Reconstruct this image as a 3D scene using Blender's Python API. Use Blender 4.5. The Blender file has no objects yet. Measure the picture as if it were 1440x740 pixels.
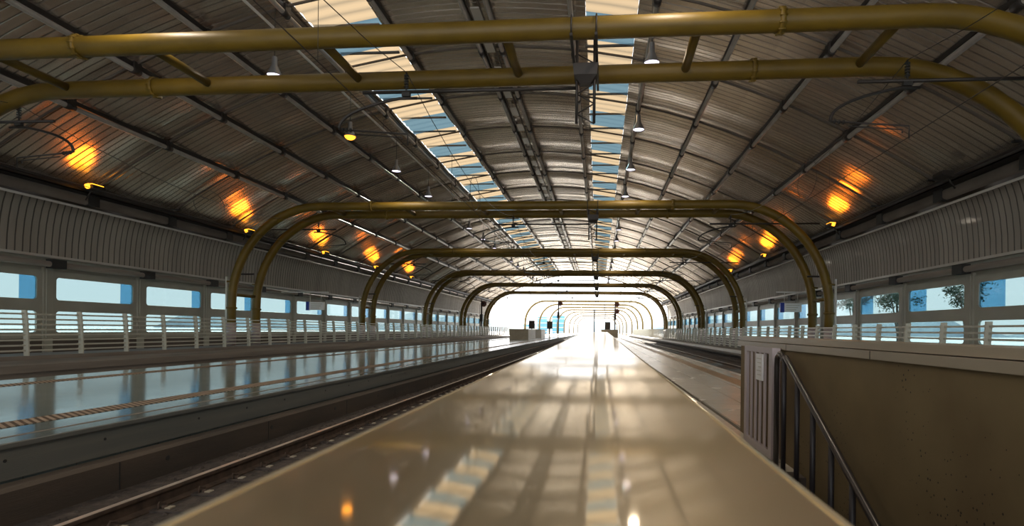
import bpy, math, random
from mathutils import Matrix, Vector
random.seed(7)
S = bpy.context.scene
COL = S.collection
PI = math.pi
CZ = 1.2                      # camera height above the platforms

# ------------------------------------------------------------------ camera
cd = bpy.data.cameras.new('camera'); cam = bpy.data.objects.new('camera', cd); COL.objects.link(cam)
cd.sensor_width = 36; cd.lens = 20.0
cd.shift_x = (720 - 777.9) / 1440; cd.shift_y = (463.9 - 370) / 1440
cd.clip_start = 0.02; cd.clip_end = 3000
cam.matrix_world = (Matrix.Translation((0, 0, CZ)) @ Matrix.Rotation(0.0802, 4, 'Z')
                    @ Matrix.Rotation(PI / 2, 4, 'X') @ Matrix.Rotation(0.0118, 4, 'Z'))
cd.dof.use_dof = True; cd.dof.focus_distance = 16; cd.dof.aperture_fstop = 8
S.camera = cam

# ------------------------------------------------------------------ world, exposure
SKY = 2.3
w = bpy.data.worlds.new('sky'); S.world = w; w.use_nodes = True
nt = w.node_tree; nt.nodes.clear()
wo = nt.nodes.new('ShaderNodeOutputWorld'); bg = nt.nodes.new('ShaderNodeBackground')
tc = nt.nodes.new('ShaderNodeTexCoord'); sx = nt.nodes.new('ShaderNodeSeparateXYZ')
cr = nt.nodes.new('ShaderNodeValToRGB')
cr.color_ramp.elements[0].position = 0.0; cr.color_ramp.elements[0].color = (1.0, 0.97, 0.93, 1)
cr.color_ramp.elements[1].position = 0.7; cr.color_ramp.elements[1].color = (0.62, 0.78, 1.0, 1)
e = cr.color_ramp.elements.new(0.12); e.color = (0.95, 0.97, 1.0, 1)
nz = nt.nodes.new('ShaderNodeTexNoise'); nz.inputs['Scale'].default_value = 4.0; nz.inputs['Detail'].default_value = 5
mx = nt.nodes.new('ShaderNodeMixRGB'); mx.inputs[2].default_value = (1, 1, 1, 1)
nt.links.new(tc.outputs['Generated'], sx.inputs[0]); nt.links.new(sx.outputs['Z'], cr.inputs[0])
nt.links.new(tc.outputs['Generated'], nz.inputs['Vector'])
nt.links.new(nz.outputs['Fac'], mx.inputs[0]); nt.links.new(cr.outputs[0], mx.inputs[1])
nt.links.new(mx.outputs[0], bg.inputs[0]); bg.inputs[1].default_value = SKY
nt.links.new(bg.outputs[0], wo.inputs[0])
vs = S.view_settings
vs.view_transform = 'Standard'; vs.look = 'None'; vs.gamma = 1; vs.use_curve_mapping = False
vs.exposure = 0.42
# sun beyond the open end, high over the tracks
sl_ = bpy.data.lights.new('sun', 'SUN'); sl_.energy = 14.0; sl_.angle = math.radians(2.0); sl_.color = (1.0, 0.92, 0.80)
so = bpy.data.objects.new('sun', sl_); COL.objects.link(so)
so.rotation_euler = Vector((0.22, -0.86, -0.42)).to_track_quat('-Z', 'Y').to_euler()
S.cycles.use_denoising = True
S.cycles.max_bounces = 8; S.cycles.diffuse_bounces = 5; S.cycles.glossy_bounces = 5
S.cycles.transparent_max_bounces = 16; S.cycles.sample_clamp_indirect = 8

# ------------------------------------------------------------------ layout (metres, H = height above the camera)
C = -4.33                     # centre line of the hall
UW = 18.2                     # half width at the window walls
XL, XR = C - UW, C + UW
Y0, Y1 = -14.0, 115.0         # hall from behind the camera to its open end
GW, GH = 16.06, 6.62          # gantry half width, beam height
G1, GP, GG = 12.53, 17.6, 2.29
def zz(H): return CZ + H
def roofH(u): return 11.245 - 0.0195 * u * u

# ------------------------------------------------------------------ materials
def newmat(name):
    m = bpy.data.materials.new(name); m.use_nodes = True
    return m, m.node_tree, m.node_tree.nodes['Principled BSDF']
def mat(name, col, rough=0.5, metal=0.0, noise=0.0, nscale=3.0, bump=0.0, bscale=20.0, emit=None, estr=0.0, col2=None, stretch=(1, 1, 1), spec=None):
    m, t, b = newmat(name)
    b.inputs['Base Color'].default_value = (*col, 1); b.inputs['Roughness'].default_value = rough
    b.inputs['Metallic'].default_value = metal
    if spec is not None: b.inputs['Specular IOR Level'].default_value = spec
    if noise or col2 or bump:
        tcn = t.nodes.new('ShaderNodeTexCoord'); mp = t.nodes.new('ShaderNodeMapping'); mp.inputs['Scale'].default_value = stretch
        t.links.new(tcn.outputs['Object'], mp.inputs[0])
    if noise or col2:
        n = t.nodes.new('ShaderNodeTexNoise'); n.inputs['Scale'].default_value = nscale; n.inputs['Detail'].default_value = 6
        t.links.new(mp.outputs[0], n.inputs['Vector'])
        r = t.nodes.new('ShaderNodeValToRGB'); r.color_ramp.elements[0].position = 0.3; r.color_ramp.elements[1].position = 0.7
        c2 = col2 if col2 else tuple(min(1, c * (1 + noise)) for c in col)
        c1 = col if col2 else tuple(c * (1 - noise) for c in col)
        r.color_ramp.elements[0].color = (*c1, 1); r.color_ramp.elements[1].color = (*c2, 1)
        t.links.new(n.outputs['Fac'], r.inputs[0]); t.links.new(r.outputs[0], b.inputs['Base Color'])
    if bump:
        n2 = t.nodes.new('ShaderNodeTexNoise'); n2.inputs['Scale'].default_value = bscale; n2.inputs['Detail'].default_value = 4
        t.links.new(mp.outputs[0], n2.inputs['Vector'])
        bp = t.nodes.new('ShaderNodeBump'); bp.inputs['Strength'].default_value = bump; bp.inputs['Distance'].default_value = 0.02
        t.links.new(n2.outputs['Fac'], bp.inputs['Height']); t.links.new(bp.outputs[0], b.inputs['Normal'])
    if emit:
        b.inputs['Emission Color'].default_value = (*emit, 1); b.inputs['Emission Strength'].default_value = estr
    return m
M = {}
def roof_mat():
    m, t, b = newmat('roof_metal')
    tcn = t.nodes.new('ShaderNodeTexCoord'); mp = t.nodes.new('ShaderNodeMapping'); mp.inputs['Scale'].default_value = (0.10, 1.0, 0.10)
    t.links.new(tcn.outputs['Object'], mp.inputs[0])
    n = t.nodes.new('ShaderNodeTexNoise'); n.inputs['Scale'].default_value = 1.3; n.inputs['Detail'].default_value = 3
    t.links.new(mp.outputs[0], n.inputs['Vector'])
    bp = t.nodes.new('ShaderNodeBump'); bp.inputs['Strength'].default_value = 1.0; bp.inputs['Distance'].default_value = 0.045
    t.links.new(n.outputs['Fac'], bp.inputs['Height']); t.links.new(bp.outputs[0], b.inputs['Normal'])
    n2 = t.nodes.new('ShaderNodeTexNoise'); n2.inputs['Scale'].default_value = 3.0; n2.inputs['Detail'].default_value = 2
    t.links.new(mp.outputs[0], n2.inputs['Vector'])
    r = t.nodes.new('ShaderNodeValToRGB'); r.color_ramp.elements[0].position = .3; r.color_ramp.elements[1].position = .7
    r.color_ramp.elements[0].color = (0.62, 0.53, 0.44, 1); r.color_ramp.elements[1].color = (0.84, 0.74, 0.62, 1)
    t.links.new(n2.outputs['Fac'], r.inputs[0]); t.links.new(r.outputs[0], b.inputs['Base Color'])
    b.inputs['Metallic'].default_value = 0.8; b.inputs['Roughness'].default_value = 0.27
    return m
def add_seams(m, pitch, width, k, y0):
    t = m.node_tree; b = t.nodes['Principled BSDF']; src = b.inputs['Base Color'].links[0].from_socket
    tcn = t.nodes.new('ShaderNodeTexCoord'); sp = t.nodes.new('ShaderNodeSeparateXYZ'); t.links.new(tcn.outputs['Object'], sp.inputs[0])
    sb = t.nodes.new('ShaderNodeMath'); sb.operation = 'SUBTRACT'; sb.inputs[1].default_value = y0 + pitch - width; t.links.new(sp.outputs['Y'], sb.inputs[0])
    dv = t.nodes.new('ShaderNodeMath'); dv.operation = 'DIVIDE'; dv.inputs[1].default_value = pitch; t.links.new(sb.outputs[0], dv.inputs[0])
    fr = t.nodes.new('ShaderNodeMath'); fr.operation = 'FLOORED_MODULO' if False else 'FRACT'; t.links.new(dv.outputs[0], fr.inputs[0])
    lt = t.nodes.new('ShaderNodeMath'); lt.operation = 'LESS_THAN'; lt.inputs[1].default_value = width / pitch; t.links.new(fr.outputs[0], lt.inputs[0])
    mi = t.nodes.new('ShaderNodeMixRGB'); mi.blend_type = 'MULTIPLY'; mi.inputs[2].default_value = (k, k, k, 1)
    t.links.new(lt.outputs[0], mi.inputs[0]); t.links.new(src, mi.inputs[1]); t.links.new(mi.outputs[0], b.inputs['Base Color'])
M['roof'] = roof_mat(); add_seams(M['roof'], 0.30, 0.055, 0.45, Y0)
M['cladding'] = mat('side_cladding', (0.38, 0.34, 0.29), 0.65, 0.1, noise=0.14, nscale=1.2, stretch=(.2, 1, .2)); add_seams(M['cladding'], 0.30, 0.055, 0.30, Y0)
M['yellow'] = mat('yellow_paint', (0.145, 0.088, 0.0045), 0.5, 0.0, noise=0.2, nscale=1.2, bump=0.08, bscale=6)
M['dark'] = mat('dark_steel', (0.028, 0.023, 0.02), 0.5, 0.2)
M['black'] = mat('black_rubber', (0.018, 0.017, 0.016), 0.6)
M['pipe'] = mat('galvanised_pipe', (0.40, 0.36, 0.32), 0.3, 0.6, noise=0.15, nscale=2)
M['brown'] = mat('brown_duct', (0.11, 0.09, 0.072), 0.75, 0.0, noise=0.2, nscale=1)
M['trim'] = mat('pale_trim', (0.55, 0.52, 0.47), 0.4, 0.2)
M['grey'] = mat('grey_panel', (0.37, 0.36, 0.30), 0.45, 0.1, noise=0.08, nscale=1)
M['post'] = mat('fence_grey', (0.54, 0.52, 0.43), 0.42, 0.15, noise=0.06)
M['slat'] = mat('slat_grey', (0.52, 0.50, 0.42), 0.4, 0.2)
M['wire'] = mat('wire_metal', (0.06, 0.05, 0.042), 0.4, 0.8)
M['steel'] = mat('rail_steel', (0.62, 0.55, 0.47), 0.32, 0.5, noise=0.2)
M['rust'] = mat('rail_rust', (0.075, 0.048, 0.033), 0.8, 0.2, noise=0.4, nscale=8)
M['ballast'] = mat('track_bed', (0.055, 0.042, 0.034), 0.9, 0, noise=0.5, nscale=9, bump=0.8, bscale=14)
M['face'] = mat('platform_face', (0.16, 0.15, 0.125), 0.7, 0, col2=(0.10, 0.105, 0.095), nscale=0.8, stretch=(1, 0.25, 6), bump=0.2, bscale=30)
M['kerb'] = mat('kerb_concrete', (0.085, 0.062, 0.044), 0.8, 0, col2=(0.045, 0.035, 0.027), nscale=1.2, stretch=(1, 0.4, 3), bump=0.25, bscale=25)
M['ledge'] = mat('ledge_concrete', (0.20, 0.17, 0.14), 0.7, 0, noise=0.25, nscale=1, stretch=(1, .2, 3))
M['plate'] = mat('sign_white', (0.75, 0.74, 0.72), 0.4)
M['blue'] = mat('sign_blue', (0.01, 0.03, 0.30), 0.4)
M['gate'] = mat('gate_paint', (0.44, 0.37, 0.36), 0.4, 0.2)
M['handrail'] = mat('handrail_dark', (0.085, 0.075, 0.07), 0.3, 0.7)
M['baluster'] = mat('baluster_black', (0.022, 0.018, 0.02), 0.5)
M['lampshade'] = mat('lamp_shade', (0.22, 0.21, 0.21), 0.35, 0.5)
M['lit'] = mat('lamp_lit', (0.8, 0.8, 0.8), 0.4, emit=(0.85, 0.78, 1.0), estr=2.5)
M['amber'] = mat('lamp_amber', (0.8, 0.4, 0.1), 0.4, emit=(1.0, 0.36, 0.02), estr=2.6)
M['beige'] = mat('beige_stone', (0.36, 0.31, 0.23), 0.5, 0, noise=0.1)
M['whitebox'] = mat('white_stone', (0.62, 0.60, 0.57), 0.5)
M['ground'] = mat('outside_ground', (0.85, 0.86, 0.78), 0.9, 0, noise=0.3, nscale=0.05)
M['leaf'] = mat('leaf', (0.06, 0.09, 0.055), 0.7)
M['bark'] = mat('bark', (0.10, 0.08, 0.06), 0.9)
M['office'] = mat('office_glass', (0.10, 0.28, 0.42), 0.3, 0.1, noise=0.15, nscale=0.2)
M['haze_hill'] = mat('far_woods', (0.25, 0.32, 0.36), 1.0, 0, noise=0.25, nscale=0.02)
M['redlamp'] = mat('signal_back', (0.14, 0.05, 0.04), 0.5)

def floor_mat(name, base, rough, tile, dark):
    m, t, b = newmat(name)
    tcn = t.nodes.new('ShaderNodeTexCoord'); br = t.nodes.new('ShaderNodeTexBrick')
    br.offset = 0.0; br.inputs['Scale'].default_value = 1.0
    br.inputs['Brick Width'].default_value = tile; br.inputs['Row Height'].default_value = tile
    br.inputs['Mortar Size'].default_value = 0.006
    br.inputs['Color1'].default_value = (*base, 1); br.inputs['Color2'].default_value = (*[c * 0.88 for c in base], 1)
    br.inputs['Mortar'].default_value = (*dark, 1)
    t.links.new(tcn.outputs['Object'], br.inputs['Vector']); t.links.new(br.outputs['Color'], b.inputs['Base Color'])
    n = t.nodes.new('ShaderNodeTexNoise'); n.inputs['Scale'].default_value = 1.4; n.inputs['Detail'].default_value = 5
    t.links.new(tcn.outputs['Object'], n.inputs['Vector'])
    mr = t.nodes.new('ShaderNodeMapRange'); mr.inputs['To Min'].default_value = rough * 0.6; mr.inputs['To Max'].default_value = rough * 1.6
    t.links.new(n.outputs['Fac'], mr.inputs['Value']); t.links.new(mr.outputs[0], b.inputs['Roughness'])
    bp = t.nodes.new('ShaderNodeBump'); bp.inputs['Strength'].default_value = 0.12; bp.inputs['Distance'].default_value = 0.01
    n3 = t.nodes.new('ShaderNodeTexNoise'); n3.inputs['Scale'].default_value = 2.2
    t.links.new(tcn.outputs['Object'], n3.inputs['Vector']); t.links.new(n3.outputs['Fac'], bp.inputs['Height'])
    t.links.new(bp.outputs[0], b.inputs['Normal'])
    b.inputs['IOR'].default_value = 1.7
    return m
M['tile'] = floor_mat('polished_tile', (0.135, 0.165, 0.155), 0.11, 0.6, (0.09, 0.09, 0.085))
M['tile2'] = floor_mat('island_tile', (0.52, 0.47, 0.39), 0.22, 0.6, (0.12, 0.10, 0.08))

def tactile(name, a, b_, pitch, axis=1):
    m, t, b = newmat(name)
    tcn = t.nodes.new('ShaderNodeTexCoord'); sp = t.nodes.new('ShaderNodeSeparateXYZ')
    t.links.new(tcn.outputs['Object'], sp.inputs[0])
    d = t.nodes.new('ShaderNodeMath'); d.operation = 'DIVIDE'; d.inputs[1].default_value = pitch
    fr = t.nodes.new('ShaderNodeMath'); fr.operation = 'FRACT'
    g = t.nodes.new('ShaderNodeMath'); g.operation = 'GREATER_THAN'; g.inputs[1].default_value = 0.48
    mxx = t.nodes.new('ShaderNodeMixRGB'); mxx.inputs[1].default_value = (*a, 1); mxx.inputs[2].default_value = (*b_, 1)
    ad = t.nodes.new('ShaderNodeMath'); ad.operation = 'ADD'; t.links.new(sp.outputs[0], ad.inputs[0]); kk = t.nodes.new('ShaderNodeMath'); kk.operation = 'MULTIPLY'; kk.inputs[1].default_value = 1.5; t.links.new(sp.outputs[1], kk.inputs[0]); t.links.new(kk.outputs[0], ad.inputs[1]); t.links.new(ad.outputs[0], d.inputs[0]); t.links.new(d.outputs[0], fr.inputs[0]); t.links.new(fr.outputs[0], g.inputs[0])
    t.links.new(g.outputs[0], mxx.inputs[0]); t.links.new(mxx.outputs[0], b.inputs['Base Color'])
    b.inputs['Roughness'].default_value = 0.7; b.inputs['Specular IOR Level'].default_value = 0.2
    return m
M['tactile'] = tactile('tactile_ribs', (0.09, 0.06, 0.04), (0.34, 0.26, 0.19), 0.15)
M['tactile2'] = mat('tactile_brown', (0.28, 0.19, 0.11), 0.4, 0, noise=0.2, nscale=4)

def glass_mat(name, col, gloss=0.07, trans=None):
    m = bpy.data.materials.new(name); m.use_nodes = True; t = m.node_tree; t.nodes.clear()
    o = t.nodes.new('ShaderNodeOutputMaterial'); tr = t.nodes.new('ShaderNodeBsdfTransparent'); tr.inputs[0].default_value = (*col, 1)
    gl = t.nodes.new('ShaderNodeBsdfGlossy'); gl.inputs['Roughness'].default_value = 0.08
    mi = t.nodes.new('ShaderNodeMixShader'); mi.inputs[0].default_value = gloss
    t.links.new(tr.outputs[0], mi.inputs[1]); t.links.new(gl.outputs[0], mi.inputs[2])
    last = mi
    if trans:
        tl = t.nodes.new('ShaderNodeBsdfTranslucent'); tl.inputs[0].default_value = (*trans[0], 1)
        m2 = t.nodes.new('ShaderNodeMixShader'); m2.inputs[0].default_value = trans[1]
        t.links.new(mi.outputs[0], m2.inputs[1]); t.links.new(tl.outputs[0], m2.inputs[2]); last = m2
    t.links.new(last.outputs[0], o.inputs[0])
    return m
M['pane'] = glass_mat('window_glass', (0.44, 0.525, 0.54))
M['pane_blue'] = glass_mat('window_glass_blue', (0.42, 0.66, 0.82))
M['sky_cream'] = glass_mat('skylight_cream', (0.15, 0.115, 0.075), 0.05, ((0.17, 0.125, 0.075), 0.75))
M['sky_blue'] = glass_mat('skylight_blue', (0.055, 0.095, 0.115), 0.05, ((0.045, 0.07, 0.08), 0.4))

def bench_mat():
    m, t, b = newmat('polished_steel')
    tcn = t.nodes.new('ShaderNodeTexCoord')
    b.inputs['Metallic'].default_value = 1.0; b.inputs['Base Color'].default_value = (1.0, 0.90, 0.72, 1)
    n = t.nodes.new('ShaderNodeTexNoise'); n.inputs['Scale'].default_value = 9; n.inputs['Detail'].default_value = 4
    mp = t.nodes.new('ShaderNodeMapping'); mp.inputs['Scale'].default_value = (1, 0.35, 1)
    t.links.new(tcn.outputs['Object'], mp.inputs[0]); t.links.new(mp.outputs[0], n.inputs['Vector'])
    mr = t.nodes.new('ShaderNodeMapRange'); mr.inputs['To Min'].default_value = 0.035; mr.inputs['To Max'].default_value = 0.085
    t.links.new(n.outputs['Fac'], mr.inputs['Value']); t.links.new(mr.outputs[0], b.inputs['Roughness'])
    n2 = t.nodes.new('ShaderNodeTexNoise'); n2.inputs['Scale'].default_value = 2.2; n2.inputs['Detail'].default_value = 1
    t.links.new(tcn.outputs['Object'], n2.inputs['Vector'])
    bp = t.nodes.new('ShaderNodeBump'); bp.inputs['Strength'].default_value = 0.10; bp.inputs['Distance'].default_value = 0.004
    t.links.new(n2.outputs['Fac'], bp.inputs['Height']); t.links.new(bp.outputs[0], b.inputs['Normal'])
    g = t.nodes.new('ShaderNodeBsdfGlossy'); g.inputs['Roughness'].default_value = 0.42; g.inputs[0].default_value = (1.0, 0.85, 0.62, 1)
    mi = t.nodes.new('ShaderNodeMixShader'); mi.inputs[0].default_value = 0.32
    out = [x for x in t.nodes if x.type == 'OUTPUT_MATERIAL'][0]
    t.links.new(b.outputs[0], mi.inputs[1]); t.links.new(g.outputs[0], mi.inputs[2]); t.links.new(mi.outputs[0], out.inputs[0])
    return m
M['bench'] = bench_mat()

def concrete_pores():
    m, t, b = newmat('pored_concrete')
    tcn = t.nodes.new('ShaderNodeTexCoord')
    n = t.nodes.new('ShaderNodeTexNoise'); n.inputs['Scale'].default_value = 1.5; n.inputs['Detail'].default_value = 6
    r = t.nodes.new('ShaderNodeValToRGB'); r.color_ramp.elements[0].position = 0.3; r.color_ramp.elements[1].position = 0.72
    r.color_ramp.elements[0].color = (0.15, 0.102, 0.045, 1); r.color_ramp.elements[1].color = (0.23, 0.168, 0.080, 1)
    v = t.nodes.new('ShaderNodeTexVoronoi'); v.inputs['Scale'].default_value = 26
    n2 = t.nodes.new('ShaderNodeTexNoise'); n2.inputs['Scale'].default_value = 1.1
    lt = t.nodes.new('ShaderNodeMath'); lt.operation = 'LESS_THAN'
    ml = t.nodes.new('ShaderNodeMapRange'); ml.inputs['From Min'].default_value = 0.45; ml.inputs['From Max'].default_value = 0.7
    ml.inputs['To Min'].default_value = 0.03; ml.inputs['To Max'].default_value = 0.22
    for x in (n, v, n2): t.links.new(tcn.outputs['Object'], x.inputs['Vector'])
    t.links.new(n2.outputs['Fac'], ml.inputs['Value']); t.links.new(v.outputs['Distance'], lt.inputs[0]); t.links.new(ml.outputs[0], lt.inputs[1])
    mi = t.nodes.new('ShaderNodeMixRGB'); mi.inputs[2].default_value = (0.03, 0.02, 0.012, 1)
    t.links.new(n.outputs['Fac'], r.inputs[0]); t.links.new(r.outputs[0], mi.inputs[1]); t.links.new(lt.outputs[0], mi.inputs[0])
    t.links.new(mi.outputs[0], b.inputs['Base Color']); b.inputs['Roughness'].default_value = 0.7
    return m
M['pored'] = concrete_pores()
M['cap'] = mat('stone_cap', (0.33, 0.27, 0.19), 0.35, 0, noise=0.15, nscale=3, stretch=(1, .3, 1))

# ------------------------------------------------------------------ helpers
class MB:
    def __init__(s): s.v = []; s.f = []; s.sm = []
    def add(s, vs_, fs, smooth=False):
        o = len(s.v); s.v += [tuple(p) for p in vs_]; s.f += [tuple(i + o for i in f) for f in fs]; s.sm += [smooth] * len(fs); return s
    def box(s, x0, x1, y0, y1, z0, z1):
        return s.add([(x0, y0, z0), (x1, y0, z0), (x1, y1, z0), (x0, y1, z0), (x0, y0, z1), (x1, y0, z1), (x1, y1, z1), (x0, y1, z1)],
                     [(0, 3, 2, 1), (4, 5, 6, 7), (0, 1, 5, 4), (1, 2, 6, 5), (2, 3, 7, 6), (3, 0, 4, 7)])
    def tube(s, pts, r, n=10, closed=False):
        P = [Vector(p) for p in pts]; V = []; F = []
        N = len(P); rs = r if isinstance(r, (list, tuple)) else [r] * N
        up = None
        for i, p in enumerate(P):
            if closed: d = P[(i + 1) % N] - P[i - 1]
            else: d = P[min(i + 1, N - 1)] - P[max(i - 1, 0)]
            d.normalize()
            if up is None:
                up = Vector((0, 0, 1)) if abs(d.z) < 0.9 else Vector((0, 1, 0))
            a = up - d * up.dot(d)
            if a.length < 1e-4: a = d.orthogonal()
            a.normalize(); up = a; b = d.cross(a)
            for k in range(n):
                t = 2 * PI * k / n; V.append(p + (a * math.cos(t) + b * math.sin(t)) * rs[i])
        for i in range(N if closed else N - 1):
            j = (i + 1) % N
            for k in range(n):
                F.append((i * n + k, i * n + (k + 1) % n, j * n + (k + 1) % n, j * n + k))
        s.add(V, F, True)
        if not closed:
            o = len(s.v) - len(V)
            s.f.append(tuple(o + k for k in range(n))[::-1]); s.f.append(tuple(o + (N - 1) * n + k for k in range(n))); s.sm += [False, False]
        return s
    def prism(s, prof, y0, y1):
        """closed profile of (x, z) swept along y"""
        n = len(prof); V = [(x, y0, z) for x, z in prof] + [(x, y1, z) for x, z in prof]
        F = [(i, (i + 1) % n, n + (i + 1) % n, n + i) for i in range(n)] + [tuple(range(n))[::-1], tuple(range(n, 2 * n))]
        return s.add(V, F)
    def lathe(s, prof, cx, cy, n=16):
        V = []; F = []
        for r, z in prof:
            for k in range(n):
                t = 2 * PI * k / n; V.append((cx + r * math.cos(t), cy + r * math.sin(t), z))
        for i in range(len(prof) - 1):
            for k in range(n): F.append((i * n + k, i * n + (k + 1) % n, (i + 1) * n + (k + 1) % n, (i + 1) * n + k))
        return s.add(V, F, True)
    def mesh(s, name, m):
        me = bpy.data.meshes.new(name); me.from_pydata(s.v, [], s.f)
        me.polygons.foreach_set('use_smooth', s.sm); me.materials.append(M[m]); me.update(); return me
    def build(s, name, m, parent=None):
        o = bpy.data.objects.new(name, s.mesh(name, m)); COL.objects.link(o); o.parent = parent; return o
def tag(o, label=None, cat=None, group=None, kind=None):
    if label: o['label'] = label
    if cat: o['category'] = cat
    if group: o['group'] = group
    if kind: o['kind'] = kind
    return o
def empty(name, loc=(0, 0, 0)):
    o = bpy.data.objects.new(name, None); COL.objects.link(o); o.location = loc; return o
def kids(o): return [c for c in COL.objects if c.parent == o]
def copy_tree(o, parent=None, deep=True):
    c = o.copy(); COL.objects.link(c); c.parent = parent
    if deep:
        for ch in KIDS.get(o.name, []): copy_tree(ch, c)
    return c
KIDS = {}
def snap():
    KIDS.clear()
    for c in COL.objects:
        if c.parent: KIDS.setdefault(c.parent.name, []).append(c)
ORD = ['first', 'second', 'third', 'fourth', 'fifth', 'sixth', 'seventh', 'eighth', 'ninth', 'tenth', 'eleventh', 'twelfth',
       'thirteenth', 'fourteenth', 'fifteenth', 'sixteenth', 'seventeenth', 'eighteenth', 'nineteenth', 'twentieth']

# ================================================================== STRUCTURE
# --- platforms, track beds
YE = 175.0
PL0, PL1 = -12.5, -5.87       # left island platform
SLX = -16.2                   # edge of the left side platform
IL, IR = -2.0, 4.0            # island the camera stands on
SRX = 8.8                     # edge of the right side platform
TB = zz(-1.93)                # track bed
def struct(name, mb, m, parent=None):
    o = mb.build(name, m, parent)
    if parent is None: o['kind'] = 'structure'
    return o
struct('floor_track_bed', MB().box(XL - 1, XR + 1, Y0, 400, TB - 0.4, TB), 'ballast')
mb = MB().prism([(PL0, -0.25), (PL0 + .35, -0.25), (PL0 + .35, TB), (PL1 - .02, TB), (PL1 - .02, -0.001), (PL1 - .02, 0), (PL0, 0)], Y0, 118)
struct('floor_left_platform', mb, 'tile')
struct('floor_left_outside', MB().box(PL0, PL1 - .02, 118, YE, TB, 0), 'whitebox')  # paler than the tile inside, added to bounce daylight onto the roof
struct('floor_camera_island_outside', MB().box(IL, IR, 118, YE, TB, 0), 'whitebox')  # same added pale stretch, throwing light back under the vault
struct('floor_track_bed_outside', MB().box(XL, XR, 118, 400, TB, TB + .012), 'beige')  # thin pale sheet added over the bed to reflect light inward
struct('trim_left_platform_face', MB().box(PL1 - .02, PL1, Y0, YE, zz(-1.57), -0.012).box(PL1 - .02, PL1 + 0.035, Y0, YE, -0.045, 0.0), 'face')
struct('trim_1', MB().box(-7.15, -6.76, Y0, YE, 0.0, 0.006), 'tactile')
struct('trim_2', MB().box(-11.6, -11.2, Y0, YE, 0.0, 0.006), 'tactile')
struct('trim_3', MB().box(PL1 - .36, PL1 - .30, Y0, YE, 0.0, 0.003), 'ledge')
# kerb in front of the platform face
kb = MB().prism([(-5.82, TB), (-5.82, zz(-1.60)), (-5.78, zz(-1.57)), (-5.60, zz(-1.57)), (-5.55, zz(-1.60)), (-5.55, TB)], Y0, YE)
k0 = struct('trim_4', kb, 'kerb')
hb = MB()
y = 4.6
while y < 60:
    hb.tube([(-5.556, y, zz(-1.72)), (-5.545, y, zz(-1.72))], 0.035, 8)
    y += 2.35
hb.build('drain_hole', 'black', k0)
fb = MB(); y = 5.2
while y < 60:
    fb.tube([(PL1 - .001, y, -0.17), (PL1 + .006, y, -0.17)], 0.018, 8)
    y += 1.15 if int(y) % 2 else 1.6
fb.build('anchor_hole', 'black', bpy.data.objects['trim_left_platform_face'])
# joints in the kerb
jb = MB(); y = 3.2
while y < 60: jb.box(-5.553, -5.546, y, y + .015, TB, zz(-1.60)); y += 3.0
jb.build('kerb_joint', 'black', k0)

# left side platform with kerb edge
struct('floor_left_side', MB().box(XL, SLX, Y0, YE, -0.75, 0).box(XL, SLX, Y0, YE, -0.76, -0.75), 'ledge')
struct('trim_5', MB().box(SLX, SLX + .05, Y0, YE, -0.20, 0.012).box(SLX - .25, SLX, Y0, YE, 0.0, 0.012), 'ledge')
struct('trim_6', MB().box(-20.6, -18.75, Y0, YE, 0.0, 0.13), 'ledge')
# right side platform
struct('floor_right_side', MB().box(SRX, XR, Y0, YE, -0.28, 0).box(SRX + .5, XR, Y0, YE, TB, -0.28), 'ledge')
struct('trim_7', MB().box(SRX + .3, SRX + .5, Y0, YE, -0.62, -0.50).box(SRX + .15, SRX + .5, Y0, YE, TB, -0.62), 'kerb')
struct('trim_8', MB().box(SRX - .04, SRX + .25, Y0, YE, -0.16, 0.02), 'trim')
# camera island with a stair opening
ST0, ST1 = -3.0, 5.05          # stair well along y
SX0, SX1 = 0.10, 1.72         # stair well across
fl = MB()
fl.box(IL, SX0 - .06, Y0, 118, TB, 0).box(SX1 + .06, IR, Y0, 118, TB, 0).box(SX0, SX1, ST1, 118, TB, 0).box(SX0, SX1, Y0, ST0, TB, 0)
struct('floor_camera_island', fl, 'tile2')
struct('trim_9', MB().box(3.12, 3.48, 4, YE, 0.0, 0.006), 'tactile2')
struct('trim_10', MB().box(IR - .12, IR + .03, Y0, YE, -0.05, 0.004), 'trim')
# stair flight descending towards the camera
sb = MB(); n = 16
for i in range(n):
    ya = 4.85 - 0.30 * i; zt = -0.165 * (i + 1)
    sb.box(SX0 + .03, SX1, ya - .30, ya, zt - .25, zt)
sb.box(SX0 + .03, SX1, 4.85, ST1, -0.25, -0.0)
struct('floor_stairs', sb, 'kerb')
# stair walls
struct('wall_stair_right', MB().box(SX1, SX1 + .30, -3, 7.05, -4.2, zz(-0.161)), 'pored')
struct('wall_stair_left', MB().box(-0.18, SX0, -3, 8.6, -4.2, zz(-0.16)), 'pored')
struct('wall_stair_end', MB().box(SX0, SX1, -3.1, -3.0, -4.2, zz(-0.2)), 'pored')

# --- ceiling: corrugated vault and side bands as one shell, with two skylight openings
SK = [(C - 5.85, C - 3.6), (C + 3.75, C + 5.5)]      # skylight strips in x
def section():
    """sheet profile from the left eave to the right eave, as (x, H)"""
    P = []
    for sg in (-1, 1):
        L = []
        for k in range(7):
            t = k / 6; a = t * PI / 2
            L.append((C + sg * (18.15 - 0.60 * (1 - math.cos(a)) ** 1.0 - 0.0), 2.78 + 2.5 * math.sin(a * 0.999)))
        P.append(L)
    us = [17.3, 16.4, 15.4, 14.4, 13.4, 12.3, 11.2, 10.0, 8.7, 7.3, 5.86]
    left = P[0] + [(C - u, roofH(u)) for u in us]
    right = P[1] + [(C + u, roofH(u)) for u in us]
    return left, right
leftP, rightP = section()
leftP = leftP[:-1] + [(SK[0][0], roofH(SK[0][0] - C))]
rightP = rightP[:-1] + [(SK[1][1], roofH(SK[1][1] - C))]
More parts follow.
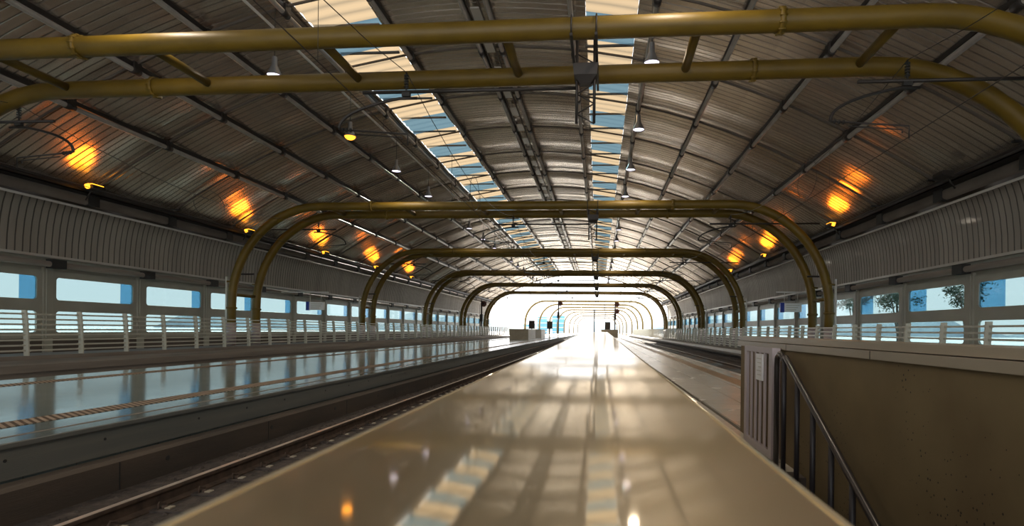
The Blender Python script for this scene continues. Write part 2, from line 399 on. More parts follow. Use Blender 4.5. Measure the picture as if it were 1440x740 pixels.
mid = [(x, roofH(x - C)) for x in [SK[0][1] + (SK[1][0] - SK[0][1]) * k / 8 for k in range(9)]]
WY = G1 - 22 + .9          # ribs stand at WY + 4.4 k
def corrugated(mb, prof, y0, y1, pitch=0.30, groove=0.06, depth=0.028, wave=0.055):
    ys = []; y = y0
    while y < y1:
        ys += [(y, 0), (y + pitch - groove, 0), (y + pitch - groove * .7, 1), (y + pitch - groove * .3, 1)]; y += pitch
    n = len(prof); nr = []
    for i in range(n):
        a = prof[max(i - 1, 0)]; b = prof[min(i + 1, n - 1)]
        dx, dz = b[0] - a[0], b[1] - a[1]; l = math.hypot(dx, dz); nx, nz_ = -dz / l, dx / l
        cx, cz = C - prof[i][0], 2 - prof[i][1]
        if nx * cx + nz_ * cz > 0: nx, nz_ = -nx, -nz_
        nr.append((nx, nz_))
    V = []; F = []
    for yy, g in ys:
        for i, (x, h) in enumerate(prof):
            dd = depth * g + wave * math.cos(2 * PI * (yy - WY) / 4.4) + wave * .22 * math.sin(2 * PI * yy / 1.9 + .5 * math.sin(yy * .7) + .25 * math.sin(i * 1.3 + yy * .9))
            V.append((x + nr[i][0] * dd, yy, zz(h) + nr[i][1] * dd))
    m = len(ys)
    for j in range(m - 1):
        for i in range(n - 1): F.append((j * n + i, j * n + i + 1, (j + 1) * n + i + 1, (j + 1) * n + i))
    mb.add(V, F, False)
cl = MB()
corrugated(cl, leftP[6:], Y0, Y1); corrugated(cl, rightP[6:], Y0, Y1); corrugated(cl, mid, Y0, Y1)
ceil = struct('ceiling', cl, 'roof')
for sd, P in (('left', leftP), ('right', rightP)):
    cb_ = MB(); corrugated(cb_, P[:7], Y0, Y1, 0.30, 0.05, 0.03, 0.012); struct('wall_cladding_' + sd, cb_, 'cladding')
# skylights: alternating cream and blue sheets
wn = 1
for a, b in SK:
    root = empty('window_%d' % wn); root['kind'] = 'structure'; wn += 1
    y = Y0 + ((26.0 - Y0) % 4.4) - 4.4
    while y < Y1:
        for c0, c1, m, nm in ((0.0, 2.4, 'sky_cream', 'cream_sheet'), (2.4, 4.4, 'sky_blue', 'blue_sheet')):
            ya, yb = max(Y0, y + c0), min(Y1, y + c1)
            if yb - ya < .1: continue
            q = MB(); k = ya; V = []; F = []; nn = 0
            while k <= yb + 1e-6:
                g = 0.035 * math.cos(2 * PI * k / 0.6)
                V += [(a, k, zz(roofH(a - C)) + .03 + g), ((a + b) / 2, k, zz(roofH((a + b) / 2 - C)) + .03 + g), (b, k, zz(roofH(b - C)) + .03 + g)]; nn += 1; k += 0.1
            for j in range(nn - 1):
                for i in range(2): F.append((j * 3 + i, j * 3 + i + 1, j * 3 + i + 4, j * 3 + i + 3))
            q.add(V, F, True); q.build(nm, m, root)
            q2 = MB().box(a - .05, b + .05, ya - .05, ya + .05, zz(roofH((a + b) / 2 - C)) - .10, zz(roofH((a + b) / 2 - C)) - .03)
            q2.build('glazing_bar', 'brown', root)
        y += 4.4
# end wall ring around the open end of the hall is only the sheet edge: a thin trim
pr = leftP + [(SK[0][1], roofH(SK[0][1] - C))] + mid[1:] + list(reversed(rightP))
struct('trim_11', MB().tube([(x, Y1, zz(h)) for x, h in pr], 0.12, 6), 'trim')

# --- window walls
BL0, BR0, BAY = 21.5, 22.4, 4.72
def rrect(x0, x1, y0, y1, r, n=5):
    P = []
    for cx, cy, a0 in ((x1 - r, y1 - r, 0), (x0 + r, y1 - r, 90), (x0 + r, y0 + r, 180), (x1 - r, y0 + r, 270)):
        for k in range(n + 1):
            a = math.radians(a0 + 90 * k / n); P.append((cx + r * math.cos(a), cy + r * math.sin(a)))
    return P
WU0, WU1, WL0, WL1 = 0.98, 1.93, -0.36, 0.53
def frame_mesh():
    cu = bpy.data.curves.new('frame_curve', 'CURVE'); cu.dimensions = '2D'; cu.fill_mode = 'BOTH'; cu.extrude = 0.035; cu.bevel_depth = 0.012
    for P in ([(0.18, -0.62), (BAY - .18, -0.62), (BAY - .18, 2.18), (0.18, 2.18)], rrect(.40, BAY - .40, WU0, WU1, .14), rrect(.40, BAY - .40, WL0, WL1, .14)):
        s = cu.splines.new('POLY'); s.points.add(len(P) - 1); s.use_cyclic_u = True
        for p, q in zip(s.points, P): p.co = (q[0], q[1], 0, 1)
    o = bpy.data.objects.new('tmp', cu); COL.objects.link(o)
    dg = bpy.context.evaluated_depsgraph_get(); me = bpy.data.meshes.new_from_object(o.evaluated_get(dg))
    bpy.data.objects.remove(o); bpy.data.curves.remove(cu)
    R = Matrix(((0, 0, 1, 0), (1, 0, 0, 0), (0, 1, 0, 0), (0, 0, 0, 1)))
    me.transform(R); me.materials.clear(); me.materials.append(M['grey']); me.name = 'window_frame'; return me
FM = frame_mesh()
def pane(y0, y1, h0, h1, x, name, m, parent):
    return MB().box(x - .006, x + .006, y0, y1, h0, h1).build(name, m, parent)
FW = {}
for side, X, b0, film in (('left', XL, BL0, .17), ('right', XR, BR0, .33)):
    sg = 1 if side == 'left' else -1      # towards the hall
    k0 = math.floor((Y0 - b0) / BAY); ny = math.ceil((Y1 - b0) / BAY)
    proto = None
    for k in range(k0, ny):
        yb = b0 + k * BAY
        nm = 'window_%d' % wn; wn += 1
        if proto is None:
            proto = bpy.data.objects.new(nm, FM); COL.objects.link(proto); proto['kind'] = 'structure'
            for h0, h1, nmm in ((WU0, WU1, 'upper_glass'), (WL0, WL1, 'lower_glass')):
                L = BAY - .8; ysplit = BAY - .40 - L * film
                g = pane(.37, BAY - .37, h0 - .03, h1 + .03, 0, nmm, 'pane', proto)
                pane(ysplit, BAY - .37, h0 - .03, h1 + .03, -.02 * sg, 'tinted_pane', 'pane_blue' if nmm == 'upper_glass' else 'pane', g) if nmm == 'upper_glass' else None
            proto.location = (X, yb, CZ); snap()
        else:
            c = proto.copy(); COL.objects.link(c); c.name = nm; c.location = (X, yb, CZ)
            for ch in KIDS.get(proto.name, []): copy_tree(ch, c)
    wb = MB()
    xi, xo = X + sg * .12, X - sg * .15
    a, b = min(xi, xo), max(xi, xo)
    struct('trim_dado_' + side, MB().box(min(X + .06 * sg, xo), max(X + .06 * sg, xo), Y0, Y1, 0, zz(-0.60)), 'brown')
    wb.box(min(X, xo), max(X, xo), Y0, Y1, zz(2.16), zz(2.95))       # header
    for k in range(k0, ny + 1):
        yb = b0 + k * BAY
        if yb > Y1: break
        wb.box(a, b, yb - .20, yb + .20, 0, zz(2.3))
        wb.box(min(X + sg * .12, X + sg * .17), max(X + sg * .12, X + sg * .17), yb - .12, yb - .09, zz(-.6), zz(2.2))
    struct('wall_' + side, wb, 'grey')
    xj = C - sg * 17.66; struct('trim_light_seal_' + side, MB().box(min(xj, xj - sg * .25), max(xj, xj - sg * .25), Y0, Y1, zz(5.0), zz(5.55)), 'brown')  # unseen strip added outside the sheet joint to stop sunlight leaking in
    # eave trim
    tb = MB(); xa = C - sg * 18.12
    tb.box(min(xa, xa + sg * .10), max(xa, xa + sg * .10), Y0, Y1, zz(2.70), zz(2.80)).box(min(xa - sg * .3, xa), max(xa - sg * .3, xa), Y0, Y1, zz(2.74), zz(2.78))
    struct('trim_eave_' + side, tb, 'trim')

# --- outside
struct('ground_outside', MB().box(-900, XL - .3, -100, 1600, -2.6, -2.5).box(XR + .3, 900, -100, 1600, -2.6, -2.5).box(XL - .3, XR + .3, 400, 1600, -2.6, -2.5), 'ground')
hb = MB(); pts = []
for i in range(121):
    x = -700 + i * 12; pts.append((x, 900 + 40 * math.sin(i * .3), 14 + 9 * math.sin(i * .21) + 5 * math.sin(i * .77 + 1)))
V = []; F = []
for x, y, h in pts: V += [(x, y - 60, -3), (x, y, h), (x, y + 90, -3)]
for i in range(120):
    for j in range(2): F.append((i * 3 + j, i * 3 + 3 + j, i * 3 + 4 + j, i * 3 + 1 + j))
hb.add(V, F, True); struct('hills', hb, 'haze_hill')

# ================================================================== OBJECTS
# --- polished parapet cap next to the camera
BT = 0.0088
def bz(y, H=0.10): return CZ - H + BT * y
pc = empty('parapet_cap', (0, 0, 0))
tag(pc, 'long polished steel parapet cap mirroring the vaulted roof, running away from the viewer', 'parapet cap')
b = MB(); ys = [-1.2 + .2 * i for i in range(int(9.9 / .2) + 1)]
prof = [(-.217, -.035), (-.217, -.006), (-.213, -.0015), (-.207, 0), (.123, 0), (.129, -.0015), (.133, -.006), (.133, -.035)]
V = []; F = []; n = len(prof)
for y in ys:
    for x, dz in prof: V.append((x, y, bz(y) + dz))
for j in range(len(ys) - 1):
    for i in range(n): F.append((j * n + i, j * n + (i + 1) % n, (j + 1) * n + (i + 1) % n, (j + 1) * n + i))
F += [tuple(range(n)), tuple(range((len(ys) - 1) * n, len(ys) * n))[::-1]]
b.add(V, F); b.build('top_sheet', 'bench', pc)
b = MB()
for x in (-.2105, .1265): b.tube([(x, -1.2, bz(-1.2) + .0005), (x, 8.6, bz(8.6) + .0005)], 0.0012, 6)
b.build('edge_bead', 'bench', pc)

# --- concrete wall cap over the stairs
wc = empty('wall_coping', (0, 0, 0)); tag(wc, 'brown stone coping in two tiers along the top of the stairwell wall', 'coping')
MB().box(SX1 + .0, SX1 + .34, -3, 7.1, zz(-.102), zz(-.054)).build('upper_slab', 'cap', wc)
MB().box(SX1 - .03, SX1 + .31, -3, 7.1, zz(-.161), zz(-.108)).build('lower_slab', 'cap', wc)
for y in (2.4, 3.7, 5.3): MB().box(SX1 - .032, SX1 - .029, y, y + .006, zz(-.161), zz(-.108)).build('joint', 'black', wc)

# --- gate leaf folded against the wall
gt = empty('gate', (2.2, 8.0, zz(-1.2))); tag(gt, 'pale grey barred gate leaf with a white notice at the head of the stairs', 'gate')
gt.location = (0, 0, 0)
gx0, gx1, gy0, gy1 = 1.60, 1.675, 5.41, 6.40
gt_top, gt_bot = zz(-.147), 0.02
MB().box(gx0, gx0 + .03, gy0 + .10, gy1, gt_top - .055, gt_top).box(gx0, gx1, gy0, gy0 + .10, gt_bot, gt_top).box(gx0, gx0 + .03, gy1 - .09, gy1, gt_bot, gt_top - .055).box(gx0, gx0 + .03, gy0 + .10, gy1 - .09, gt_bot, gt_bot + .07).build('frame', 'gate', gt)
for k in range(4):
    y = gy0 + .10 + (gy1 - gy0 - .19) * (k + 1) / 5
    MB().box(gx0 + .006, gx0 + .018, y - .03, y + .03, gt_bot + .07, gt_top - .055).build('bar', 'gate', gt)
nb = MB().box(gx0 - .006, gx0 + .02, gy0 + .30, gy0 + .52, gt_top - .33, gt_top - .07).build('notice', 'plate', gt)
nl = MB()
for k in range(5): nl.box(gx0 - .0075, gx0 - .006, gy0 + .33, gy0 + .49 - .03 * (k % 3), gt_top - .12 - .04 * k, gt_top - .112 - .04 * k)
nl.build('notice_lines', 'slat', nb)
MB().box(gx0 + .03, gx0 + .06, gy0 - .006, gy0, gt_top - .20, gt_top - .10).build('latch', 'black', gt)

# --- stair handrail with balusters
hr = empty('handrail', (0, 0, 0)); tag(hr, 'dark tubular handrail with round balusters descending along the concrete stair wall', 'handrail')
HX = 1.59
ra, rb = (5.03, zz(-.19)), (2.79, zz(-1.42))
def rail_z(y): return ra[1] + (rb[1] - ra[1]) * (ra[0] - y) / (ra[0] - rb[0])
pts = [(HX, 5.23, 0), (HX, 5.23, ra[1] - .115)]
for k in range(1, 8):
    a = PI * k / 8; pts.append((HX, 5.145 + .085 * math.cos(a), ra[1] - .07 + .07 * math.sin(a)))
pts += [(HX, ra[0] - .035, rail_z(ra[0] - .035)), (HX, rb[0], rb[1]), (HX, 1.72, rail_z(1.72))]
MB().tube(pts, .024, 12).build('rail', 'handrail', hr)
for y in (5.03, 4.70, 4.36, 4.02, 3.69, 3.35, 3.01):
    zb = 0.0 if y > 4.85 else -0.165 * (int((4.85 - y) / .30) + 1)
    MB().tube([(HX, y, zb), (HX, y, rail_z(y) - .01)], .0215, 8).build('baluster', 'baluster', hr)

# --- rails
def rail_prof(x):
    z = TB
    return [(x - .07, z), (x + .07, z), (x + .07, z + .015), (x + .012, z + .04), (x + .012, z + .135), (x + .036, z + .145), (x + .036, z + .172), (x + .03, z + .18), (x - .03, z + .18), (x - .036, z + .172), (x - .036, z + .145), (x - .012, z + .135), (x - .012, z + .04), (x - .07, z + .015)]
for x, lab in ((-4.65, 'worn steel rail in the dark track bed below the shiny left platform'),
               (-3.21, 'steel rail closest to the polished parapet in the centre track'),
               (5.7, 'steel rail below the tactile strip of the right-hand platform edge'),
               (7.12, 'steel rail below the far wall of the right-hand track')):
    r = MB().prism(rail_prof(x), 2.0, 260).build('rail', 'rust'); tag(r, lab, 'rail', 'running rails of the tracks')
    MB().box(x - .031, x + .031, 2.0, 260, TB + .179, TB + .184).build('running_surface', 'steel', r)
# sleepers of the centre track
sl = empty('sleeper', (-3.93, 3.2, TB))
tag(sl, 'concrete sleeper with rail clips across the dark centre track bed', 'sleeper', 'sleepers of the centre track')
MB().box(-1.15, 1.15, -.11, .11, -.05, .022).build('block', 'ballast', sl)
for x in (-.72, .72):
    for d in (-.12, .12):
        q = MB().tube([(x + d, -.05, .02), (x + d, -.05, .06), (x + d * .75, 0, .075), (x + d, .05, .06), (x + d, .05, .02)], .012, 6)
        q.lathe([(.0, .045), (.028, .045), (.028, .02)], x + d * 1.25, 0, 8)
        q.build('rail_clip', 'rust', sl)
        MB().box(min(x + d * 1.5, x + d * 2.1), max(x + d * 1.5, x + d * 2.0), -.04, .04, .02, .035).build('pad', 'beige', sl)
snap()
for k in range(1, 120):
    if k < 40: c = copy_tree(sl)
    else:
        c = copy_tree(sl)
    c.location = (-3.93, 3.2 + .6 * k, TB)
# loose ballast stones near the rail
bs = MB()
for i in range(1600):
    y = 3.5 + 26 * random.random() ** 1.5; x = random.choice([random.uniform(-5.5, -4.75), random.uniform(-4.55, -3.3)])
    s = random.uniform(.015, .04); z = TB
    V = [(x + s * math.cos(a) * random.uniform(.7, 1.2), y + s * math.sin(a) * random.uniform(.7, 1.2), z) for a in [k * PI / 2.5 for k in range(5)]]
    V += [(x, y, z + s * random.uniform(.6, 1.1))]
    bs.add(V, [(0, 1, 5), (1, 2, 5), (2, 3, 5), (3, 4, 5), (4, 0, 5)])
tag(bs.build('ballast_gravel', 'ballast'), 'dark gravel scattered between the rails of the centre track', 'gravel', kind='stuff')

# --- fences
def fence(x, side, top, base, label, y0, y1, tilt):
    r = empty('fence', (x, y0, base)); tag(r, label, 'fence')
    H = top - base; zs = []; n = 8
    for k in range(n):
        z = H * (.13 + .83 * k / (n - 1)) - .02; dx = -side * tilt * (z / H) ** 2
        MB().box(dx - .016, dx + .016, 0, y1 - y0, z - .028, z + .028).build('slat', 'slat', r)
    pm = MB(); V = []; F = []; m = 7
    for j in range(m):
        t = j / (m - 1); z = (H + .05) * t; dx = -side * tilt * t * t; w_ = .085
        V += [(dx - w_, -.025, z), (dx + w_, -.025, z), (dx + w_, .025, z), (dx - w_, .025, z)]
    for j in range(m - 1):
        for i in range(4): F.append((j * 4 + i, j * 4 + (i + 1) % 4, j * 4 + 4 + (i + 1) % 4, j * 4 + 4 + i))
    F.append((m * 4 - 4, m * 4 - 3, m * 4 - 2, m * 4 - 1)); pm.add(V, F)
    for k in range(n):
        z = H * (.13 + .83 * k / (n - 1)) - .02; dx = -side * tilt * (z / H) ** 2
        pm.box(dx - .115, dx + .115, -.04, .04, z - .035, z + .035)
    me = pm.mesh('post', 'post'); y = .3
    while y < y1 - y0:
        o = bpy.data.objects.new('post', me); COL.objects.link(o); o.parent = r; o.location = (0, y, 0); y += 2.0
fence(-18.9, 1, zz(.40), .13, 'long slatted pale metal fence on the left side platform under the windows', 1.1, YE, .10)
fence(10.4, -1, zz(.31), 0.0, 'long slatted pale metal fence on the right side platform under the windows', 1.9, YE, .06)

# --- gantries
def arch_path(W, H, a=5.0, bb=5.4, n=14, base=0.0):
    """from left foot over the beam to the right foot"""
    P = [(-W, 0, base - CZ)]
    P.append((-W, 0, H - bb))
    for k in range(1, n + 1):
        t = PI / 2 * k / n; P.append((-W + a * (1 - math.cos(t)), 0, H - bb + bb * math.sin(t)))
    P += [(x, 0, z) for x, _, z in [(-p[0], 0, p[2]) for p in reversed(P)]]
    return P
def gantry_pair(loc_y, label, first):
    root = empty('catenary_gantry', (C, loc_y, CZ)); tag(root, label, 'gantry', 'yellow tubular gantries inside the hall')
    for dy in (0, GG):
        a = MB().tube([(x, y + dy, z) for x, y, z in arch_path(GW, GH)], .23, 16).build('arch_tube', 'yellow', root)
        for x in (-8.1, 8.1):
            cb = MB().tube([(x - .05, dy, GH), (x + .05, dy, GH)], .275, 16)
            for k in range(12):
                t = 2 * PI * k / 12; cb.tube([(x - .075, dy + .265 * math.cos(t), GH + .265 * math.sin(t)), (x + .075, dy + .265 * math.cos(t), GH + .265 * math.sin(t))], .022, 6)
            cb.build('flange', 'yellow', root)
        for sg in (-1, 1):
            MB().tube([(sg * GW, dy, .95), (sg * GW, dy, 1.05)], .275, 16).build('flange', 'yellow', root)
            MB().tube([(sg * GW, dy, 2.42), (sg * GW, dy, 2.50)], .265, 16).build('flange', 'yellow', root)
            MB().tube([(sg * GW, dy, -CZ + .13 if sg < 0 else -CZ), (sg * GW, dy, .2)], .25, 16).build('sunlit_foot', 'gate', root)  # pale foot: sunlight on the column base put into the colour
    for x in (-10.6, -6.4, -2.15, 2.15, 6.4, 10.6):
        MB().tube([(x, .18, GH), (x, GG - .18, GH)], .11, 12).build('strut', 'yellow', root)
    for sg in (-1, 1):
        MB().tube([(sg * GW, .18, 1.75), (sg * GW, GG - .18, 1.75)], .09, 12).build('strut', 'yellow', root)
        MB().tube([(sg * (GW + .1), .2, 2.9), (sg * (GW - .9), .6, 2.95)], .05, 8).build('side_bracket', 'dark', root)
        xo = sg * (GW + .30)
        MB().box(xo - .045, xo + .045, -.05, .05, -CZ + .13, 2.75).build('side_post', 'trim', root)
    # lattice drop bracket
    lx = 3.93; d = MB()
    for x in (lx - .21, lx + .21): d.tube([(x, 1.15, GH + .4), (x, 1.15, 4.95)], .035, 8)
    zc = GH; f = 1
    while zc > 5.0:
        d.tube([(lx - .21 * f, 1.15, zc), (lx + .21 * f, 1.15, zc - .24)], .018, 6); zc -= .24; f = -f
    d.build('lattice_drop', 'dark', root)
    hp = MB(); V = []
    for z, w_ in ((GH - .75, .13), (GH - .58, .27), (GH - .32, .30), (GH - .30, .24)):
        V += [(lx - w_, 1.15 - w_ * .8, z), (lx + w_, 1.15 - w_ * .8, z), (lx + w_, 1.15 + w_ * .8, z), (lx - w_, 1.15 + w_ * .8, z)]
    F = [(3, 2, 1, 0), (12, 13, 14, 15)]
    for j in range(3):
        for i in range(4): F.append((j * 4 + i, j * 4 + (i + 1) % 4, j * 4 + 4 + (i + 1) % 4, j * 4 + 4 + i))
    hp.add(V, F).box(lx - .30, lx - .24, -.3, GG + .3, GH - .30, GH - .24).box(lx + .24, lx + .30, -.3, GG + .3, GH - .30, GH - .24)
    for dy in (0, GG):
        for q in (-.27, .27): hp.tube([(lx + q, dy + .27 * math.cos(t), GH + .27 * math.sin(t)) for t in [2 * PI * k / 16 for k in range(16)]], .02, 6, closed=True)
    hp.build('clamp_housing', 'dark', root)
    return root
g0 = gantry_pair(G1, 'yellow double-tube gantry crossing the roof closest above the viewer, first of the row', True)
g0.rotation_euler = (0, 0, -0.012)
snap()
gys = [G1 + GP * k for k in range(6)]
for k in range(1, 6):
    g = copy_tree(g0); g.rotation_euler = (0, 0, 0); g.location = (C, gys[k], CZ)
    g['label'] = 'yellow double-tube arched gantry under the roof, %s of the row counted from the viewer' % ORD[k]
gb = copy_tree(g0); gb.location = (C, G1 - GP, CZ); gb.rotation_euler = (0, 0, 0)
gb['label'] = 'yellow double-tube gantry seen only mirrored in the polished parapet'
# outside gantries, single tube
oz = [129, 146, 164, 184, 206, 232, 262, 300]
oxl = [-16.8, -15.3, -14.3, -13.4, -12.6, -12.0, -11.6, -11.2]
oxr = [11.9, 11.1, 11.0, 10.6, 9.9, 9.7, 9.5, 9.3]
for k, y in enumerate(oz):
    cx = (oxl[k] + oxr[k]) / 2; W_ = (oxr[k] - oxl[k]) / 2
    r = empty('track_gantry', (cx, y, CZ)); tag(r, 'pale yellow single-tube gantry outdoors beyond the hall mouth, %s of its row' % ORD[k], 'gantry', 'gantries beyond the open end of the hall')
    MB().tube(arch_path(W_, GH - .1, 4.5, 5.0, 10, base=-.6), .22, 10).build('arch_tube', 'yellow', r)
    MB().tube([(3.6, 0, GH - .1), (3.6, 0, 4.6)], .05, 8).build('drop_post', 'dark', r)
    for q in (-.8, .8): MB().tube([(q * W_ * .7 - .04, 0, GH - .1), (q * W_ * .7 + .04, 0, GH - .1)], .27, 10).build('flange', 'yellow', r)

# --- catenary arms: one per track and gantry
def smooth_arc(p0, p1, p2, n=8):
    P = []
    for k in range(n + 1):
        t = k / n; P.append(tuple((1 - t) ** 2 * a + 2 * t * (1 - t) * b_ + t * t * c_ for a, b_, c_ in zip(p0, p1, p2)))
    return P
TR = {'left': (-16.75, -1), 'centre': (-4.8, 1), 'right': (7.0, -1)}
HM, HC = 6.30, 4.50
def cat_arm(x, sg, anchor, label, y):
    """x = wire position; anchor = x where the boom is fixed; sg = the side the curved tube bends to"""
    r = empty('catenary_cantilever', (x, y, CZ)); tag(r, label, 'catenary arm')
    a = anchor - x; e = -1.1 if a > 0 else 1.1
    MB().tube([(a, 0, 5.82), (e, 0, 5.82)], .045, 8).build('boom', 'dark', r)
    ib = MB()
    ib.tube([(0, 0, 5.82), (0, 0, HM)], .022, 6)
    for k in range(5): ib.tube([(0, 0, 5.93 + .07 * k), (0, 0, 5.955 + .07 * k)], .06, 8)
    ib.box(-.10, .10, -.05, .05, 5.70, 5.80)
    ib.build('insulator', 'black', r)
    s = 1 if e < 0 else -1
    P = [(.28 * s, 0, 5.66), (-.15 * s, 0, 5.66)] + smooth_arc((-.35 * s, 0, 5.63), (-1.75 * s, 0, 5.35), (-1.7 * s, 0, 4.92), 8)
    MB().tube(P, .038, 8).build('curved_tube', 'dark', r)
    MB().tube([(-1.7 * s, 0, 4.92), (.05 * s, 0, 4.78), (.05 * s, 0, HC)], .024, 6).tube([(-1.3 * s, 0, 4.80), (-.1 * s, 0, 4.70), (-.1 * s, 0, 4.62)], .018, 6).build('steady_arm', 'dark', r)
    cb = MB()
    for k in range(3): cb.tube([(-1.62 * s + .10 * k * s, 0, 4.912 - .008 * k), (-1.59 * s + .10 * k * s, 0, 4.91 - .008 * k)], .055, 8)
    cb.build('ribbed_joint', 'black', r)
    return r
for k, y in enumerate(gys):
    cat_arm(-4.8, 1, C + 3.75, 'dark catenary arm with curved tube over the centre track at the %s gantry' % ORD[k], y + 1.15)
    cat_arm(7.0, -1, C + GW - .1, 'dark catenary arm over the right-hand track fixed to the %s gantry column' % ORD[k], y + 1.15)
    cat_arm(-16.75, -1, C - GW + .1, 'dark catenary arm over the left-hand track fixed to the %s gantry column' % ORD[k], y + GG + .3)
# wires
for x, nm in ((-4.8, 'centre'), (7.0, 'right-hand'), (-16.75, 'left-hand')):
    oy = 1.15 if x > -10 else GG + .3
    P = []; D = []
    for k in range(-1, 9):
        ya = gys[0] + oy + GP * k
        for j in range(8):
            t = j / 8; P.append((x, ya + GP * t, zz(HM - .9 * 4 * t * (1 - t))))
            if j in (2, 4, 6): D.append((x, ya + GP * t, zz(HM - .9 * 4 * t * (1 - t))))
    mw = MB().tube(P, .010, 5).build('messenger_wire', 'wire'); tag(mw, 'sagging upper catenary wire over the %s track' % nm, 'wire', 'overhead line wires')
    for p in D[:18]: MB().tube([p, (p[0], p[1], zz(HC))], .006, 4).build('dropper', 'wire', mw)
    cw = MB().tube([(x, gys[0] + oy - GP, zz(HC)), (x, gys[0] + oy + GP * 8, zz(HC))], .011, 5).build('contact_wire', 'wire'); tag(cw, 'straight lower contact wire over the %s track' % nm, 'wire', 'overhead line wires')
def loop(x, y, label, ry, rz):
    P = [(x, y + ry * math.cos(t), zz((HM + HC) / 2 - .2) + rz * math.sin(t)) for t in [2 * PI * k / 24 for k in range(24)]]
    tag(MB().tube(P, .009, 5, closed=True).build('jumper_loop', 'wire'), label, 'cable loop')
loop(-16.75, 23.2, 'oval jumper cable loop hanging on the left-hand overhead wires', 1.0, .62)
loop(7.0, 20.0, 'oval jumper cable loop hanging on the right-hand overhead wires', .9, .62)
loop(-4.8, 21.5, 'oval jumper cable loop hanging on the centre overhead wires', .8, .62)

# --- roof purlins (pipes with saddle brackets)
def purlin(u, label, dark=False):
    x = C + u; h = roofH(u) - .30
    r = empty('roof_purlin', (x, 0, zz(h))); tag(r, label, 'roof purlin', 'pipe purlins under the roof sheets')
    MB().tube([(0, Y0, 0), (0, Y1, 0)], .085, 10).build('pipe', 'pipe', r)
    MB().box(-.05, .05, Y0, Y1, .10, .24).build('rail_bar', 'dark', r)
    me = MB().tube([(0, -.16, 0), (0, .16, 0)], .125, 10).box(-.11, .11, -.15, .15, .05, .27).mesh('saddle', 'dark')
    y = gys[0] - 22
    while y < Y1 - .3:
        if y > Y0:
            o = bpy.data.objects.new('saddle', me); COL.objects.link(o); o.parent = r; o.location = (0, y + .9, 0)
        y += 4.4
PU = [13.57, 11.22, 8.64, 6.02, 3.25]
nmL = ['just above the cable tray', 'second above the cable tray', 'third above the cable tray', 'along the outer edge of the skylight', 'along the inner edge of the skylight']
for sg, sd in ((-1, 'left'), (1, 'right')):
    for u, t in zip(PU, nmL):
        purlin(sg * u, 'roof pipe with dark saddles, %s half, %s' % (sd, t))
purlin(-.42, 'galvanised ridge pipe, the one of the close pair nearer the left skylight')
purlin(.42, 'galvanised ridge pipe, the one of the close pair nearer the right skylight')
# ridge duct between the twin ridge pipes
rd = empty('ridge_cable_tray', (C, 0, zz(roofH(0) - .35))); tag(rd, 'pale ladder cable tray between the twin ridge pipes of the roof', 'cable tray')
MB().box(-.20, -.17, Y0, Y1, -.05, .05).box(.17, .20, Y0, Y1, -.05, .05).build('side_rail', 'brown', rd)
me = MB().box(-.17, .17, 0, .9, -.02, .03).mesh('tray_cover', 'trim'); y = Y0
while y < Y1 - 1:
    o = bpy.data.objects.new('tray_cover', me); COL.objects.link(o); o.parent = rd; o.location = (0, y, 0); y += 2.2
cd_ = empty('roof_conduit', (C - 6.5, 0, zz(roofH(6.5) - .55))); tag(cd_, 'bright thin conduit pipe running beside the left skylight on its outer side', 'conduit')
MB().tube([(0, Y0, 0), (0, Y1, 0)], .045, 8).build('pipe', 'trim', cd_)
me = MB().tube([(0, 0, 0), (0, 0, .5)], .015, 5).mesh('hanger', 'dark'); y = Y0 + 2
while y < Y1:
    o = bpy.data.objects.new('hanger', me); COL.objects.link(o); o.parent = cd_; o.location = (0, y, 0); y += 4.4
# roof ribs
rp = leftP[6:] + [(SK[0][1], roofH(SK[0][1] - C))] + mid[1:] + list(reversed(rightP[6:]))
me = MB().tube([(x, 0, zz(h) - .07) for x, h in rp], .05, 6).mesh('roof_rib', 'brown')
y = gys[0] - 22 + .9; k = 0
while y < Y1:
    if y > Y0:
        o = bpy.data.objects.new('roof_rib', me); COL.objects.link(o); o.location = (0, y, 0)
        tag(o, 'thin dark rib tracing the vault across the corrugated roof sheets', 'roof rib', 'ribs across the roof vault')
    y += 4.4

